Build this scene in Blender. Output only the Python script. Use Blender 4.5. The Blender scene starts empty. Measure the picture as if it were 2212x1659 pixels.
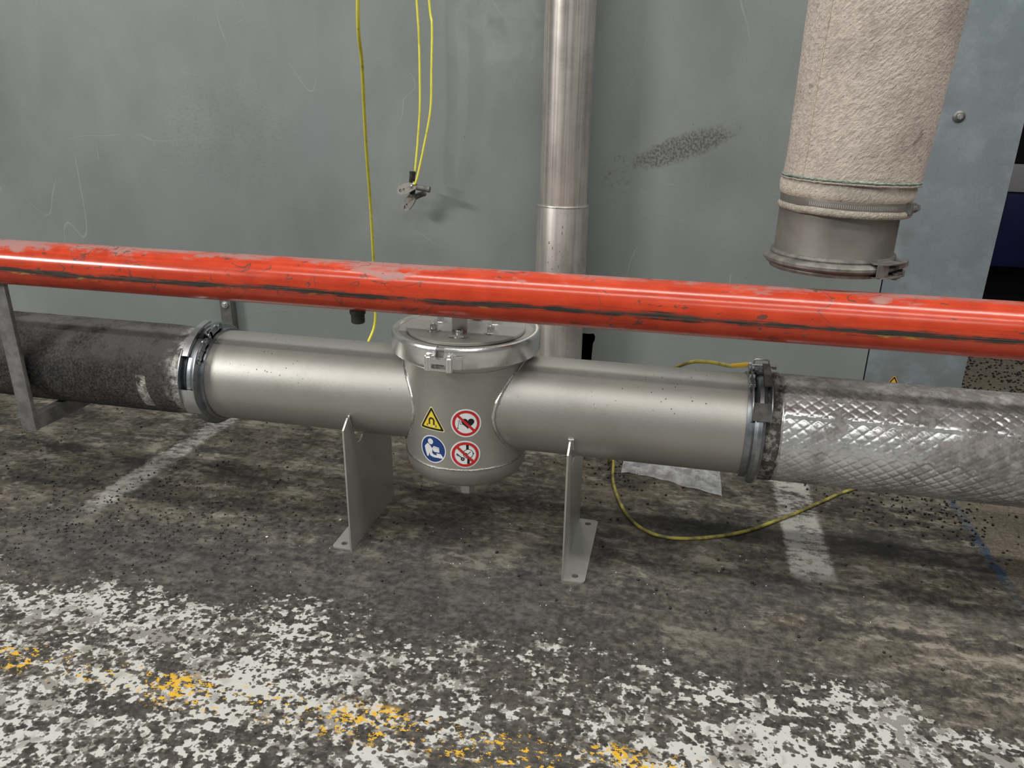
import bpy, bmesh, math, random
from mathutils import Vector, Matrix, geometry, noise as mnoise

random.seed(7)
scene = bpy.context.scene
col = scene.collection

# ------------------------------------------------------------------ camera
cam_data = bpy.data.cameras.new('camera')
cam = bpy.data.objects.new('camera', cam_data)
col.objects.link(cam)
cam_data.sensor_width = 36.0
cam_data.lens = 1620.0 / 2212.0 * 36.0
cam_data.clip_start = 0.02
ROT = Matrix(((0.97566827, -0.08996308, 0.19994519),
              (0.21872233, 0.33601755, -0.91610739),
              (0.01523075, 0.93754939, 0.34751859)))
cam.matrix_world = Matrix.Translation((0, 0, 0.75)) @ ROT.to_4x4()
scene.camera = cam

# ------------------------------------------------------------------ world and lamps
world = bpy.data.worlds.new('hall_ambient')
scene.world = world
world.use_nodes = True
world.node_tree.nodes['Background'].inputs[0].default_value = (0.93, 0.98, 1.0, 1)
world.node_tree.nodes['Background'].inputs[1].default_value = 0.15


def hall_lamp(name, loc, aim, sx, sy, power, color=(1, 0.97, 0.92)):
    d = bpy.data.lights.new(name, 'AREA')
    d.shape = 'RECTANGLE'
    d.size, d.size_y = sx, sy
    d.energy = power
    d.color = color
    o = bpy.data.objects.new(name, d)
    col.objects.link(o)
    o.location = loc
    o.rotation_euler = (Vector(aim) - Vector(loc)).to_track_quat('-Z', 'Y').to_euler()
    return o


# fluorescent strips of the hall: one row overhead, rows behind the camera
hall_lamp('ceiling_strip_overhead', (0.6, 0.25, 4.0), (0.6, 0.25, 0), 5.5, 0.20, 130)
hall_lamp('ceiling_strip_middle', (-0.4, -1.7, 4.0), (-0.4, -1.4, 0), 5.5, 0.12, 85)
hall_lamp('ceiling_strip_far_left', (-5.6, -3.0, 3.4), (-0.6, 1.7, 0.5), 1.6, 0.16, 210)
hall_lamp('ceiling_strip_front_right', (1.4, -3.6, 3.6), (0.2, 1.4, 0.4), 2.4, 0.16, 25)

scene.view_settings.view_transform = 'Standard'
scene.view_settings.look = 'None'
scene.view_settings.gamma = 1.0
scene.view_settings.use_curve_mapping = False
scene.view_settings.exposure = 0.0


# ------------------------------------------------------------------ shader helper
class V:
    """a socket that can be written in formulas"""
    def __init__(s, g, sock): s.g = g; s.s = sock
    def _m(s, op, *o, clamp=False):
        n = s.g.nt.nodes.new('ShaderNodeMath'); n.operation = op; n.use_clamp = clamp
        for i, a in enumerate((s,) + o):
            if isinstance(a, V): s.g.nt.links.new(a.s, n.inputs[i])
            else: n.inputs[i].default_value = a
        return V(s.g, n.outputs[0])
    def __add__(s, o): return s._m('ADD', o)
    def __radd__(s, o): return s._m('ADD', o)
    def __sub__(s, o): return s._m('SUBTRACT', o)
    def __rsub__(s, o): return (s * -1.0) + o
    def __mul__(s, o): return s._m('MULTIPLY', o)
    def __rmul__(s, o): return s._m('MULTIPLY', o)
    def __truediv__(s, o): return s._m('DIVIDE', o)
    def abs(s): return s._m('ABSOLUTE')
    def max(s, o): return s._m('MAXIMUM', o)
    def min(s, o): return s._m('MINIMUM', o)
    def clamp(s): return s._m('ADD', 0.0, clamp=True)
    def step(s, a, b):
        """0 at a, 1 at b, smooth"""
        n = s.g.nt.nodes.new('ShaderNodeMapRange'); n.interpolation_type = 'SMOOTHSTEP'
        s.g.nt.links.new(s.s, n.inputs[0])
        lo, hi, t0, t1 = (a, b, 0., 1.) if a < b else (b, a, 1., 0.)
        n.inputs[1].default_value = lo; n.inputs[2].default_value = hi
        n.inputs[3].default_value = t0; n.inputs[4].default_value = t1
        return V(s.g, n.outputs[0])


class G:
    def __init__(g, name, rough=0.5, metal=0.0, color=(.5, .5, .5), spec=0.5):
        g.mat = bpy.data.materials.new(name); g.mat.use_nodes = True
        g.nt = g.mat.node_tree
        g.b = g.nt.nodes['Principled BSDF']
        g.b.inputs['Base Color'].default_value = (*color, 1)
        g.b.inputs['Roughness'].default_value = rough
        g.b.inputs['Metallic'].default_value = metal
        g.b.inputs['Specular IOR Level'].default_value = spec
        g._p = None
    def pos(g):
        if g._p is None:
            g._p = g.nt.nodes.new('ShaderNodeNewGeometry')
            sp = g.nt.nodes.new('ShaderNodeSeparateXYZ')
            g.nt.links.new(g._p.outputs['Position'], sp.inputs[0])
            g.xyz = [V(g, sp.outputs[i]) for i in range(3)]
            sn = g.nt.nodes.new('ShaderNodeSeparateXYZ')
            g.nt.links.new(g._p.outputs['Normal'], sn.inputs[0])
            g.nrm = [V(g, sn.outputs[i]) for i in range(3)]
        return g.xyz
    def vec(g, x, y, z):
        n = g.nt.nodes.new('ShaderNodeCombineXYZ')
        for i, a in enumerate((x, y, z)):
            if isinstance(a, V): g.nt.links.new(a.s, n.inputs[i])
            else: n.inputs[i].default_value = a
        return n.outputs[0]
    def noise(g, scale, detail=4, rough=.55, st=(1, 1, 1), off=0.0, dist=0.0, v=None):
        x, y, z = v if v else g.pos()
        n = g.nt.nodes.new('ShaderNodeTexNoise')
        n.inputs['Scale'].default_value = scale; n.inputs['Detail'].default_value = detail
        n.inputs['Roughness'].default_value = rough; n.inputs['Distortion'].default_value = dist
        g.nt.links.new(g.vec(x * st[0] + off, y * st[1] + off * 1.7, z * st[2] + off * 2.3), n.inputs['Vector'])
        return V(g, n.outputs[0])
    def voronoi(g, scale, st=(1, 1, 1), off=0.0, feature='F1', rnd=1.0):
        x, y, z = g.pos()
        n = g.nt.nodes.new('ShaderNodeTexVoronoi'); n.feature = feature
        n.inputs['Scale'].default_value = scale; n.inputs['Randomness'].default_value = rnd
        g.nt.links.new(g.vec(x * st[0] + off, y * st[1] + off, z * st[2] + off), n.inputs['Vector'])
        return V(g, n.outputs[0])
    def mix(g, f, a, b):
        n = g.nt.nodes.new('ShaderNodeMix'); n.data_type = 'RGBA'
        for sock, val in ((n.inputs[0], f), (n.inputs[6], a), (n.inputs[7], b)):
            if isinstance(val, V): g.nt.links.new(val.s, sock)
            elif isinstance(val, (tuple, list)): sock.default_value = (*val, 1)
            else: sock.default_value = val
        return V(g, n.outputs[2])
    def set(g, name, val):
        if isinstance(val, V): g.nt.links.new(val.s, g.b.inputs[name])
        else: g.b.inputs[name].default_value = val
    def bump(g, h, dist=0.001, strength=1.0):
        n = g.nt.nodes.new('ShaderNodeBump')
        n.inputs['Distance'].default_value = dist; n.inputs['Strength'].default_value = strength
        g.nt.links.new(h.s, n.inputs['Height'])
        g.nt.links.new(n.outputs[0], g.b.inputs['Normal'])


def plain(name, color, rough=.5, metal=0.0, var=.25, scale=40, spec=.5):
    g = G(name, rough, metal, color, spec)
    n = g.noise(scale, 4)
    g.set('Base Color', g.mix(n.step(.3, .7), tuple(c * (1 - var) for c in color), tuple(min(1, c * (1 + var)) for c in color)))
    return g.mat


M = {}

# ---- floor
g = G('floor_worn_concrete', .62, spec=.35)
x, y, z = g.pos()
fine = g.noise(75, 5, .7)
mid = g.noise(9, 6, .68, off=3)
streak = g.noise(6, 5, .65, st=(1, 3.2, 1), off=11)
low = g.noise(2.6, 3, .5, off=23)
mott = g.noise(34, 5, .72, st=(.8, 1.5, 1), off=17, dist=.4)
tone = (mid * .40 + streak * .34 + mott * .30 + (fine - .5) * .55)
c = g.mix(tone.step(.38, .66), (.030, .027, .024), (.175, .155, .122))
c = g.mix((mott + (mid - .5) * .6).step(.54, .64) * low.step(.32, .52) * .62, c, (.34, .31, .255))
c = g.mix(g.noise(5, 5, .7, off=61).step(.54, .70) * .35, c, (.19, .13, .09))
c = g.mix((streak + (fine - .5) * .3).step(.48, .34) * .6, c, (.045, .043, .042))
# sooty band between the painted zone and the pipe, heavier on the left
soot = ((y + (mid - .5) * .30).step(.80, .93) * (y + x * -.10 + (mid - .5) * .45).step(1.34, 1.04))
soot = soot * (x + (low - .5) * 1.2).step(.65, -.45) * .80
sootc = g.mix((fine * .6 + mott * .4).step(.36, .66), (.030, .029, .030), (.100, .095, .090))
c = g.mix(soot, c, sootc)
# shadows of the rail and pipe, painted as long dark bands on the floor
shade_bands = (y + (g.noise(3, 3, off=5) - .5) * .18 - 1.30).abs().step(.07, .0) * x.step(-.2, .15) * .5
shade_bands = shade_bands.max((y + (streak - .5) * .16 - 1.12).abs().step(.07, 0) * x.step(.0, .2) * .4)
c = g.mix(shade_bands, c, (.040, .041, .045))
# pale cross stripes on the floor
e1 = (mid - .5) * .05 + (fine - .5) * .05
wear = g.noise(48, 5, .75, st=(1, 1.6, 1), off=37)
stl = (x + 1.073 + e1).abs().step(.036, .016) * (y + (mid - .5) * .1).step(1.03, 1.16) * ((wear + (mid - .5) * .5).step(.34, .62) * .70 + .08)
str_ = (x - .278 + e1 * .5).abs().step(.042, .030) * (y + (mid - .5) * .14).step(1.15, 1.21)
str_ = str_ * ((wear + (streak - .5) * .7).step(.38, .58) * .78 + .04)
c = g.mix(stl.max(str_), c, (.52, .51, .48))
# sandy coating and blue edge line at the right
sand = (x + e1 * .3).step(.600, .608) * y.step(1.02, 1.25)
sg = g.noise(160, 3, .7, off=41)
c = g.mix(sand * .75, c, g.mix(sg.step(.35, .75), (.105, .090, .070), (.29, .24, .175)))
blue = (x - .598 + e1 * .35).abs().step(.012, .004) * y.step(1.12, 1.26) * (wear.step(.40, .62) * .75 + .12)
c = g.mix(blue * .8, c, (.018, .070, .15))
# chipped paint zone in front
e2 = (g.noise(6, 4, .6, off=47) - .5) * .34 + (mott - .5) * .10
zone = (y + e2 + (fine - .5) * .05).step(.985, .84)
flk = g.noise(125, 1.5, .5, st=(.95, 1.1, 1), off=51) * .62 + g.noise(48, 2, .5, off=52) * .38
cov = g.noise(4.2, 3, .6, off=57)
cov2 = g.noise(20, 3, .55, st=(.8, 1.35, 1), off=63)
thr = (cov - .5) * .55 + (cov2 - .5) * .36 + (fine - .5) * .12 + x.step(.0, .45) * y.step(.90, .74) * .08 - (zone * -1. + 1.) * .26 - .045
pw = flk + thr
white = pw.step(.490, .515) * zone
inner = (g.noise(58, 3, .6, off=69) + (pw - .5) * .35).step(.50, .54)
grey = (pw + (mott - .5) * .25).step(.440, .465) * zone
under = g.mix(fine.step(.35, .7), (.030, .027, .025), (.095, .087, .078))
c = g.mix(zone.step(.1, .8) * .8, c, under)
c = g.mix(grey * .75, c, (.165, .158, .145))
greyer = g.noise(9, 3, .6, off=71).step(.40, .52)
wcol = g.mix(greyer * inner, (.54, .54, .51), (.27, .26, .235))
c = g.mix(white, c, wcol)
pits = (g.voronoi(88, off=5) + (mott - .5) * .3).step(.30, .22) * zone * cov.step(.36, .50)
c = g.mix(pits * .85, c, (.030, .028, .027))
# remains of a yellow line
yl = (y - .702 + (mid - .5) * .07 + (x + .2) * -.010).abs().step(.040, .018)
yl = yl * (g.noise(135, 3, .65, st=(.8, 1.2, 1), off=81) + (g.noise(9, 3, .6, off=83) - .5) * .55).step(.595, .62)
c = g.mix(yl * .92, c, (.74, .44, .035))
g.set('Base Color', c)
g.set('Roughness', g.mix(white, (.68, .68, .68), (.48, .48, .48)))
g.bump(g.noise(75, 4, .7), .0016, .7)
M['floor'] = g.mat

# ---- wall sheets


def wall_mat(name, base, bluish):
    g = G(name, .42, spec=.5)
    x, y, z = g.pos()
    gr = g.noise(260, 3, .7)
    cl = g.noise(2.2, 4, .55, off=4)
    cl2 = g.noise(5.5, 4, .6, st=(1, 1, .55), off=9)
    t = cl * .5 + cl2 * .35 + gr * .22
    c = g.mix(t.step(.34, .74), tuple(k * .80 for k in base), tuple(k * 1.20 for k in base))
    c = g.mix(g.noise(1.7, 2, off=13).step(.45, .65) * .5, c, tuple(k * m for k, m in zip(base, (.92, 1.0, 1.06))))
    # slightly darker, warmer tone low on the sheet
    c = g.mix(z.step(.62, .30) * g.noise(3, 3, off=15).step(.3, .6) * .35, c, tuple(k * m for k, m in zip(base, (.88, .86, .82))))
    # thin scratches, pale and dark
    s1 = (g.noise(3.2, 1.5, .5, st=(1.0, 1, .35), off=21, dist=.3) - .5).abs().step(.0011, .0003) * g.noise(4, 2, off=25).step(.55, .62)
    s2 = (g.noise(4.0, 1.5, .5, st=(.3, 1, 1.2), off=29, dist=.4) - .48).abs().step(.0012, .0003) * g.noise(5, 2, off=33).step(.58, .64)
    c = g.mix(s1.max(s2) * .30, c, (.46, .47, .47))
    d = g.voronoi(26, off=2).step(.035, .02) * g.noise(7, 2, off=37).step(.52, .6)
    c = g.mix(d * .8, c, (.03, .03, .03))
    if bluish:
        mot = g.noise(14, 6, .7, off=39)
        c = g.mix(mot.step(.45, .7) * .5, c, (.30, .35, .38))
        c = g.mix(g.noise(9, 4, .6, off=43).step(.58, .72) * .4, c, (.16, .155, .145))
    else:
        # brown rub mark between the steel pipe and the cloth hose
        u = (x + .012) / .125
        v = (z - .668 - (x + .012) * .34) / .034
        n1 = g.noise(34, 5, .7, off=51)
        ell = (u * u + v * v + (n1 - .5) * 1.9)
        sp = g.noise(190, 4, .7, off=53).step(.44, .56)
        c = g.mix(ell.step(1.05, .25) * (sp * .75 + .15), c, (.085, .075, .066))
        blot = g.noise(60, 4, .7, off=57).step(.52, .66) * (((x + .155) / .035) * ((x + .155) / .035) + ((z - .60) / .06) * ((z - .60) / .06)).step(1.2, .2)
        c = g.mix(blot * .6, c, (.07, .065, .06))
        # scuffed area on the left sheet
        q = (((x + 1.15) / .22) * ((x + 1.15) / .22) + ((z - .66) / .16) * ((z - .66) / .16)).step(1.3, .3)
        c = g.mix(q * g.noise(90, 4, .6, st=(1, 1, 2.2), off=59).step(.5, .66) * .45, c, tuple(k * .72 for k in base))
        # wiped clouds near the hanging clips
        w = (((x + .40) / .16) * ((x + .40) / .16) + ((z - .93) / .13) * ((z - .93) / .13)).step(1.4, .2)
        c = g.mix(w * g.noise(13, 3, .5, off=63, dist=1.0).step(.42, .62) * .5, c, tuple(k * 1.28 for k in base))
        c = g.mix(w * g.noise(9, 3, .5, off=67, dist=.8).step(.55, .68) * .45, c, tuple(k * .70 for k in base))
    g.set('Base Color', c)
    g.set('Roughness', .36 + cl2 * .2)
    g.bump(gr * .5 + cl * 1.5, .0006, .35)
    return g.mat


M['wall'] = wall_mat('wall_grey_sheet', (.212, .234, .229), False)
M['wall_blue'] = wall_mat('wall_zinc_sheet', (.195, .228, .246), True)
M['dark'] = plain('dark_opening', (.006, .006, .006), .9, spec=.1)
M['gap'] = plain('sheet_gap_dark', (.012, .012, .012), .8, spec=.1)

# ---- metals


def metal(name, base, rough, grain=400, st=(1, 1, 1), var=.1, bump=.0, specks=0., stain=0., me=1.0):
    g = G(name, rough, me)
    x, y, z = g.pos()
    n = g.noise(grain, 3, .6, st=st)
    lo = g.noise(8, 4, .6, st=tuple(1 + (s - 1) * .1 for s in st), off=6)
    c = g.mix((n * .5 + lo * .5).step(.3, .7), tuple(k * (1 - var) for k in base), tuple(min(1, k * (1 + var)) for k in base))
    if stain:
        c = g.mix(g.noise(11, 6, .7, off=8).step(.5, .7) * stain, c, (.16, .13, .10))
    m = None
    if specks:
        up = g.nrm[2].step(.0, .7)
        m = (g.voronoi(95, off=3).step(.13, .09) * g.noise(9, 3, off=12).step(.50, .60) * up * specks).clamp()
        c = g.mix(m, c, (.03, .028, .026))
        g.set('Metallic', me - m * me)
    g.set('Base Color', c)
    g.set('Roughness', (n - .5) * .18 + rough)
    if bump: g.bump(n, bump, .5)
    return g.mat


M['blasted'] = metal('blasted_stainless', (.50, .49, .46), .48, 700, var=.07, bump=.00025, specks=.9, stain=.12, me=.88)
M['steel'] = metal('plate_stainless', (.56, .55, .525), .42, 500, var=.08, bump=.0001, me=.75)
M['polish'] = metal('polished_stainless', (.74, .74, .72), .24, 200, var=.05, me=.88)
M['weld'] = metal('weld_bead', (.72, .71, .69), .25, 350, var=.25, bump=.0006)
M['tubeup'] = metal('drawn_steel_tube', (.64, .60, .56), .34, 130, st=(1, 1, .012), var=.34, stain=.22, me=.8)
M['sleeve'] = metal('sleeve_steel_tube', (.52, .49, .46), .42, 60, st=(1, 1, .05), var=.25, stain=.3, me=.75)
M['zinc'] = metal('zinc_clamp', (.34, .36, .385), .38, 120, var=.2, stain=.2)
M['zinc_light'] = metal('zinc_clamp_bright', (.55, .56, .56), .42, 120, var=.15)
M['dustmetal'] = plain('dusty_metal', (.20, .19, .175), .55, .45, .3, 60)
M['dustdark'] = plain('grimy_metal', (.085, .080, .076), .6, .3, .4, 70)
M['spigot'] = plain('dusty_spigot', (.24, .222, .20), .52, .55, .2, 14)
M['galv_bar'] = plain('galvanised_bar', (.22, .22, .215), .5, .5, .22, 70)
M['strip'] = plain('dull_steel_strip', (.16, .16, .155), .5, .6, .2, 50)
M['black_rubber'] = plain('black_rubber', (.016, .016, .016), .55, 0, .3, 60)
M['grey_rubber'] = plain('grey_rubber', (.12, .113, .105), .55, 0, .3, 90)
M['clip_metal'] = metal('clip_metal', (.46, .44, .41), .45, 150, var=.2, me=.6)
M['pellet'] = plain('black_pellet', (.014, .014, .015), .35, 0, .3, 80)
M['crumb'] = plain('white_crumb', (.75, .75, .72), .6, 0, .05, 80)
M['machine_blue'] = plain('machine_navy', (.006, .008, .045), .45, 0, .2, 6, spec=.2)
M['machine_grey'] = plain('machine_grey', (.23, .23, .24), .5, 0, .1, 10)
M['machine_black'] = plain('machine_black', (.005, .005, .006), .6, 0, .2, 10, spec=.15)

# ---- red rail
g = G('red_rail_paint', .25)
x, y, z = g.pos()
RZ, RY, RR = .4835, 1.07, .0385
g.nrm
nz = g.nrm[2]
n = g.noise(24, 5, .6)
nl = g.noise(6, 4, .6, st=(1, 3, 3), off=5)
fib = g.noise(60, 5, .7, st=(.06, 2.2, 2.2), off=9)
c = g.mix((n * .5 + fib * .5).step(.35, .68), (.43, .038, .014), (.60, .064, .023))
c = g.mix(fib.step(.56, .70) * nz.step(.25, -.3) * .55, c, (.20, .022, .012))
# grey dust lying on the crown of the tube
dust = (g.noise(9, 5, .62, st=(.8, 2.2, 1), off=14) * .7 + g.noise(55, 3, off=15) * .12 + nz * .22).step(.585, .66) * nz.step(.15, .55)
dust2 = nz.step(.93, .985) * g.noise(14, 4, off=17).step(.35, .6)
dm = dust.max(dust2) * .78
c = g.mix(dm, c, (.30, .205, .19))
# long black scrape with traces of yellow
zl = (z - RZ + .0052 + (g.noise(3.5, 3, .5, st=(1, 0, 0), off=19) - .5) * .012)
wid = g.noise(14, 4, .7, st=(1, .5, 2), off=21)
front = g.nrm[1].step(-.5, -.75)
fil = g.noise(110, 5, .78, st=(.09, 1, 5), off=23)
line = ((zl / .0046).abs() + (fil - .5) * 3.6 + (wid - .5) * 3.2).step(1.25, .30) * front
halo = ((zl - .005) / .020).abs().step(1.0, .1) * fil.step(.5, .68) * front * g.noise(5, 3, off=26).step(.4, .6)
yel = ((zl + .0045) / .0028).abs().step(1., .3) * g.noise(40, 4, .7, st=(.22, 1, 1), off=27).step(.52, .62) * front * g.noise(4, 2, off=28).step(.46, .58)
c = g.mix(halo * .75, c, (.11, .030, .020))
c = g.mix(line, c, g.mix(fil.step(.4, .7), (.022, .020, .018), (.075, .070, .060)))
c = g.mix(yel * .85, c, (.50, .38, .07))
# knocks and hairline scratches
sc = (g.noise(15, 2, .5, st=(1, 1.6, 1.6), off=31, dist=.8) - .5).abs().step(.011, .003) * g.noise(11, 3, off=33).step(.52, .58)
chip = g.noise(75, 3, .6, st=(.5, 1, 1), off=35).step(.635, .66) * g.noise(9, 3, off=37).step(.45, .53)
c = g.mix(sc.max(chip) * .8, c, (.075, .055, .048))
g.set('Base Color', c)
g.set('Roughness', (dm * .40 + line * .35 + .19).clamp())
g.bump(n * .5 + fib * .3, .0006, .4)
M['red'] = g.mat

# ---- black coated pipe
g = G('black_coated_pipe', .8, spec=.3)
x, y, z = g.pos()
n = g.noise(210, 4, .65)
lo = g.noise(9, 5, .6, off=5)
up = g.nrm[2].step(.1, .8)
c = g.mix((n * .65 + lo * .35).step(.38, .62), (.020, .020, .022), (.095, .090, .087))
c = g.mix(up * g.noise(20, 4, off=7).step(.3, .6) * .7, c, (.15, .142, .137))
c = g.mix((lo.step(.55, .75) * (1. - up)) * .4, c, (.085, .08, .074))
bare = ((x + .872 + (g.noise(30, 5, .7, off=9) - .5) * .07).step(-.01, .035) * g.noise(48, 4, .65, off=11).step(.40, .54))
patch = (x + .917).abs().step(.011, .008) * (z - .257).abs().step(.034, .028) * (y - 1.12).step(.02, 0) * g.noise(70, 3, off=13).step(.34, .5)
bare = bare.max(patch)
c = g.mix(bare, c, g.mix(g.noise(90, 3, off=15).step(.4, .6), (.36, .345, .31), (.72, .71, .68)))
g.set('Base Color', c)
g.set('Metallic', bare * .8)
g.set('Roughness', .85 - bare * .5)
g.bump(n, .0032, 1.0)
M['blackpipe'] = g.mat

# ---- embossed foil
g = G('embossed_foil', .3, 1.0)
x, y, z = g.pos()
up = g.nrm[2]
nb = g.noise(7, 5, .62, off=5)
nf = g.noise(45, 5, .72, off=7)
band = (g.noise(3.0, 3, .5, st=(4.5, .6, .6), off=9) - .5) * .25
dirt = (nb * .70 + nf * .42 + band + x * .26 + up.step(.55, .98) * .14 + up.step(.2, -.8) * x.step(.24, .42) * .10)
dirt = dirt.step(.645, .705)
c = g.mix(nf.step(.35, .65), (.62, .63, .63), (.80, .81, .82))
dc = g.mix(nf.step(.4, .65), (.150, .138, .126), (.33, .312, .295))
c = g.mix(dirt * .93, c, dc)
g.set('Base Color', c)
g.set('Metallic', .88 - dirt * .75)
g.set('Roughness', dirt * .40 + .30 + nf * .10)
g.bump(g.noise(130, 3, .6), .0006, .35)
M['foil'] = g.mat
g = G('foil_edge_grime', .8)
nf = g.noise(60, 5, .7)
g.set('Base Color', g.mix(nf.step(.45, .62), (.050, .045, .040), (.30, .28, .26)))
g.bump(nf, .003, .8)
M['grime'] = g.mat

# ---- cloth hose


def cloth(name, base, dirtc, scale=1.0, weave=1.0):
    g = G(name, .9, spec=.15)
    x, y, z = g.pos()
    v = (x + y * .6, y, z)
    wv = g.noise(150 * scale, 3, .6, st=(1.0, 1.0, 1.0), dist=.3, v=((x + z) * .62, y, (z - x) * 1.35))
    lo = g.noise(11, 5, .65, off=5)
    fi = g.noise(330, 3, .7, off=7)
    c = g.mix(wv.step(.3, .66), tuple(k * .72 for k in base), base)
    c = g.mix(lo.step(.46, .70) * .55, c, dirtc)
    c = g.mix(fi.step(.56, .72) * .5, c, tuple(k * .42 for k in base))
    c = g.mix(g.noise(26, 3, off=9).step(.64, .74) * .6, c, tuple(k * .5 for k in dirtc))
    g.set('Base Color', c)
    g.bump(wv + fi * .3, .0030 * weave, .8)
    return g.mat


M['cloth'] = cloth('beige_filter_cloth', (.62, .545, .48), (.30, .255, .22))
M['cuff'] = cloth('pale_cloth_cuff', (.66, .60, .52), (.28, .25, .21), 1.3)
M['lip'] = cloth('grey_cloth_lip', (.45, .41, .35), (.14, .125, .105), 1.5)
M['thread'] = plain('beige_thread', (.50, .45, .37), .9, 0, .3, 300)
M['green_thread'] = plain('green_hem_thread', (.23, .30, .24), .9, 0, .4, 200)

# ---- wires
g = G('yellow_wire_sheath', .45)
x, y, z = g.pos()
c = g.mix(g.noise(25, 4, .6).step(.50, .74), (.80, .76, .10), (.50, .50, .06))
c = g.mix(g.noise(110, 3, .6, off=4).step(.60, .72) * .5, c, (.22, .20, .06))
g.set('Base Color', c)
M['wire'] = g.mat
g = G('orange_wire_sheath', .45)
c = g.mix(g.noise(25, 4, .6).step(.4, .66), (.78, .50, .05), (.45, .36, .06))
g.set('Base Color', c)
M['wire_orange'] = g.mat
g = G('dirty_wire_sheath', .5)
c = g.mix(g.noise(35, 4, .6).step(.40, .62), (.50, .44, .09), (.20, .17, .06))
g.set('Base Color', c)
M['wire_dirty'] = g.mat

# ---- printed colours
def ink(name, c, r=.4):
    g = G(name, r, 0, c)
    n = g.noise(60, 3)
    g.set('Base Color', g.mix(n.step(.3, .7), tuple(k * .94 for k in c), c))
    return g.mat


M['ink_white'] = ink('print_white', (.78, .80, .82))
M['ink_red'] = ink('print_red', (.52, .018, .022))
M['ink_black'] = ink('print_black', (.008, .008, .008))
M['ink_yellow'] = ink('print_yellow', (.86, .66, .04))
M['ink_pale_yellow'] = ink('print_pale_yellow', (.86, .80, .38))
M['ink_blue'] = ink('print_blue', (.008, .045, .20))
M['ink_amber'] = ink('print_amber', (.72, .38, .04))
M['mark'] = ink('printed_dash', (.05, .05, .05), .6)

# ---- film
g = G('clear_film', .12)
nt = g.nt
tr = nt.nodes.new('ShaderNodeBsdfTransparent'); tr.inputs[0].default_value = (.93, .94, .95, 1)
mx = nt.nodes.new('ShaderNodeMixShader')
g.set('Base Color', (.80, .81, .83, 1))
g.bump(g.noise(45, 4, .6), .006, .9)
f = g.noise(35, 4, .6, off=3).step(.35, .7) * .34 + .26
nt.links.new(f.s, mx.inputs[0])
nt.links.new(tr.outputs[0], mx.inputs[1]); nt.links.new(g.b.outputs[0], mx.inputs[2])
nt.links.new(mx.outputs[0], nt.nodes['Material Output'].inputs[0])
M['film'] = g.mat

# ------------------------------------------------------------------ mesh helpers
X, Y, Z = Vector((1, 0, 0)), Vector((0, 1, 0)), Vector((0, 0, 1))


def thing(name, loc, label, cat, group=None):
    o = bpy.data.objects.new(name, None)
    o.empty_display_size = .02
    o.location = loc
    col.objects.link(o)
    o['label'] = label; o['category'] = cat
    if group: o['group'] = group
    return o


def wloc(o):
    p = Vector(o.location)
    while o.parent:
        o = o.parent; p += Vector(o.location)
    return p


def obj(name, bm, mats, parent=None, smooth=40, kind=None, label=None, origin=None):
    """finish a bmesh built in world coordinates as one mesh object"""
    bmesh.ops.remove_doubles(bm, verts=bm.verts, dist=1e-6)
    bmesh.ops.recalc_face_normals(bm, faces=bm.faces)
    if origin is None:
        n = max(1, len(bm.verts))
        lo = Vector((min(v.co.x for v in bm.verts), min(v.co.y for v in bm.verts), min(v.co.z for v in bm.verts)))
        hi = Vector((max(v.co.x for v in bm.verts), max(v.co.y for v in bm.verts), max(v.co.z for v in bm.verts)))
        origin = Vector(((lo.x + hi.x) / 2, (lo.y + hi.y) / 2, lo.z))
    bmesh.ops.translate(bm, verts=bm.verts, vec=-Vector(origin))
    me = bpy.data.meshes.new(name)
    bm.to_mesh(me); bm.free()
    if smooth:
        for p in me.polygons: p.use_smooth = True
        me.set_sharp_from_angle(angle=math.radians(smooth))
    for m in (mats if isinstance(mats, (list, tuple)) else [mats]):
        me.materials.append(M[m])
    o = bpy.data.objects.new(name, me)
    col.objects.link(o)
    if parent is not None:
        o.parent = parent
        o.location = Vector(origin) - wloc(parent)
    else:
        o.location = origin
    if kind: o['kind'] = kind
    if label: o['label'] = label
    return o


def tag(o, label, cat, group=None):
    o['label'] = label; o['category'] = cat
    if group: o['group'] = group
    return o


def box(bm, lo, hi, bevel=0.0, rot=None, mi=0):
    lo, hi = Vector(lo), Vector(hi)
    c = (lo + hi) / 2; s = hi - lo
    r = bmesh.ops.create_cube(bm, size=1.0)
    vs = r['verts']
    bmesh.ops.scale(bm, vec=s, verts=vs)
    fs = set(f for v in vs for f in v.link_faces)
    if bevel:
        es = list(set(e for v in vs for e in v.link_edges))
        rb = bmesh.ops.bevel(bm, geom=es, offset=bevel, segments=2, profile=.6, affect='EDGES')
        vs = list(set(rb['verts']) | set(v for v in vs if v.is_valid))
    if rot: bmesh.ops.rotate(bm, cent=(0, 0, 0), matrix=rot, verts=vs)
    bmesh.ops.translate(bm, vec=c, verts=vs)
    return vs


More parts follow.
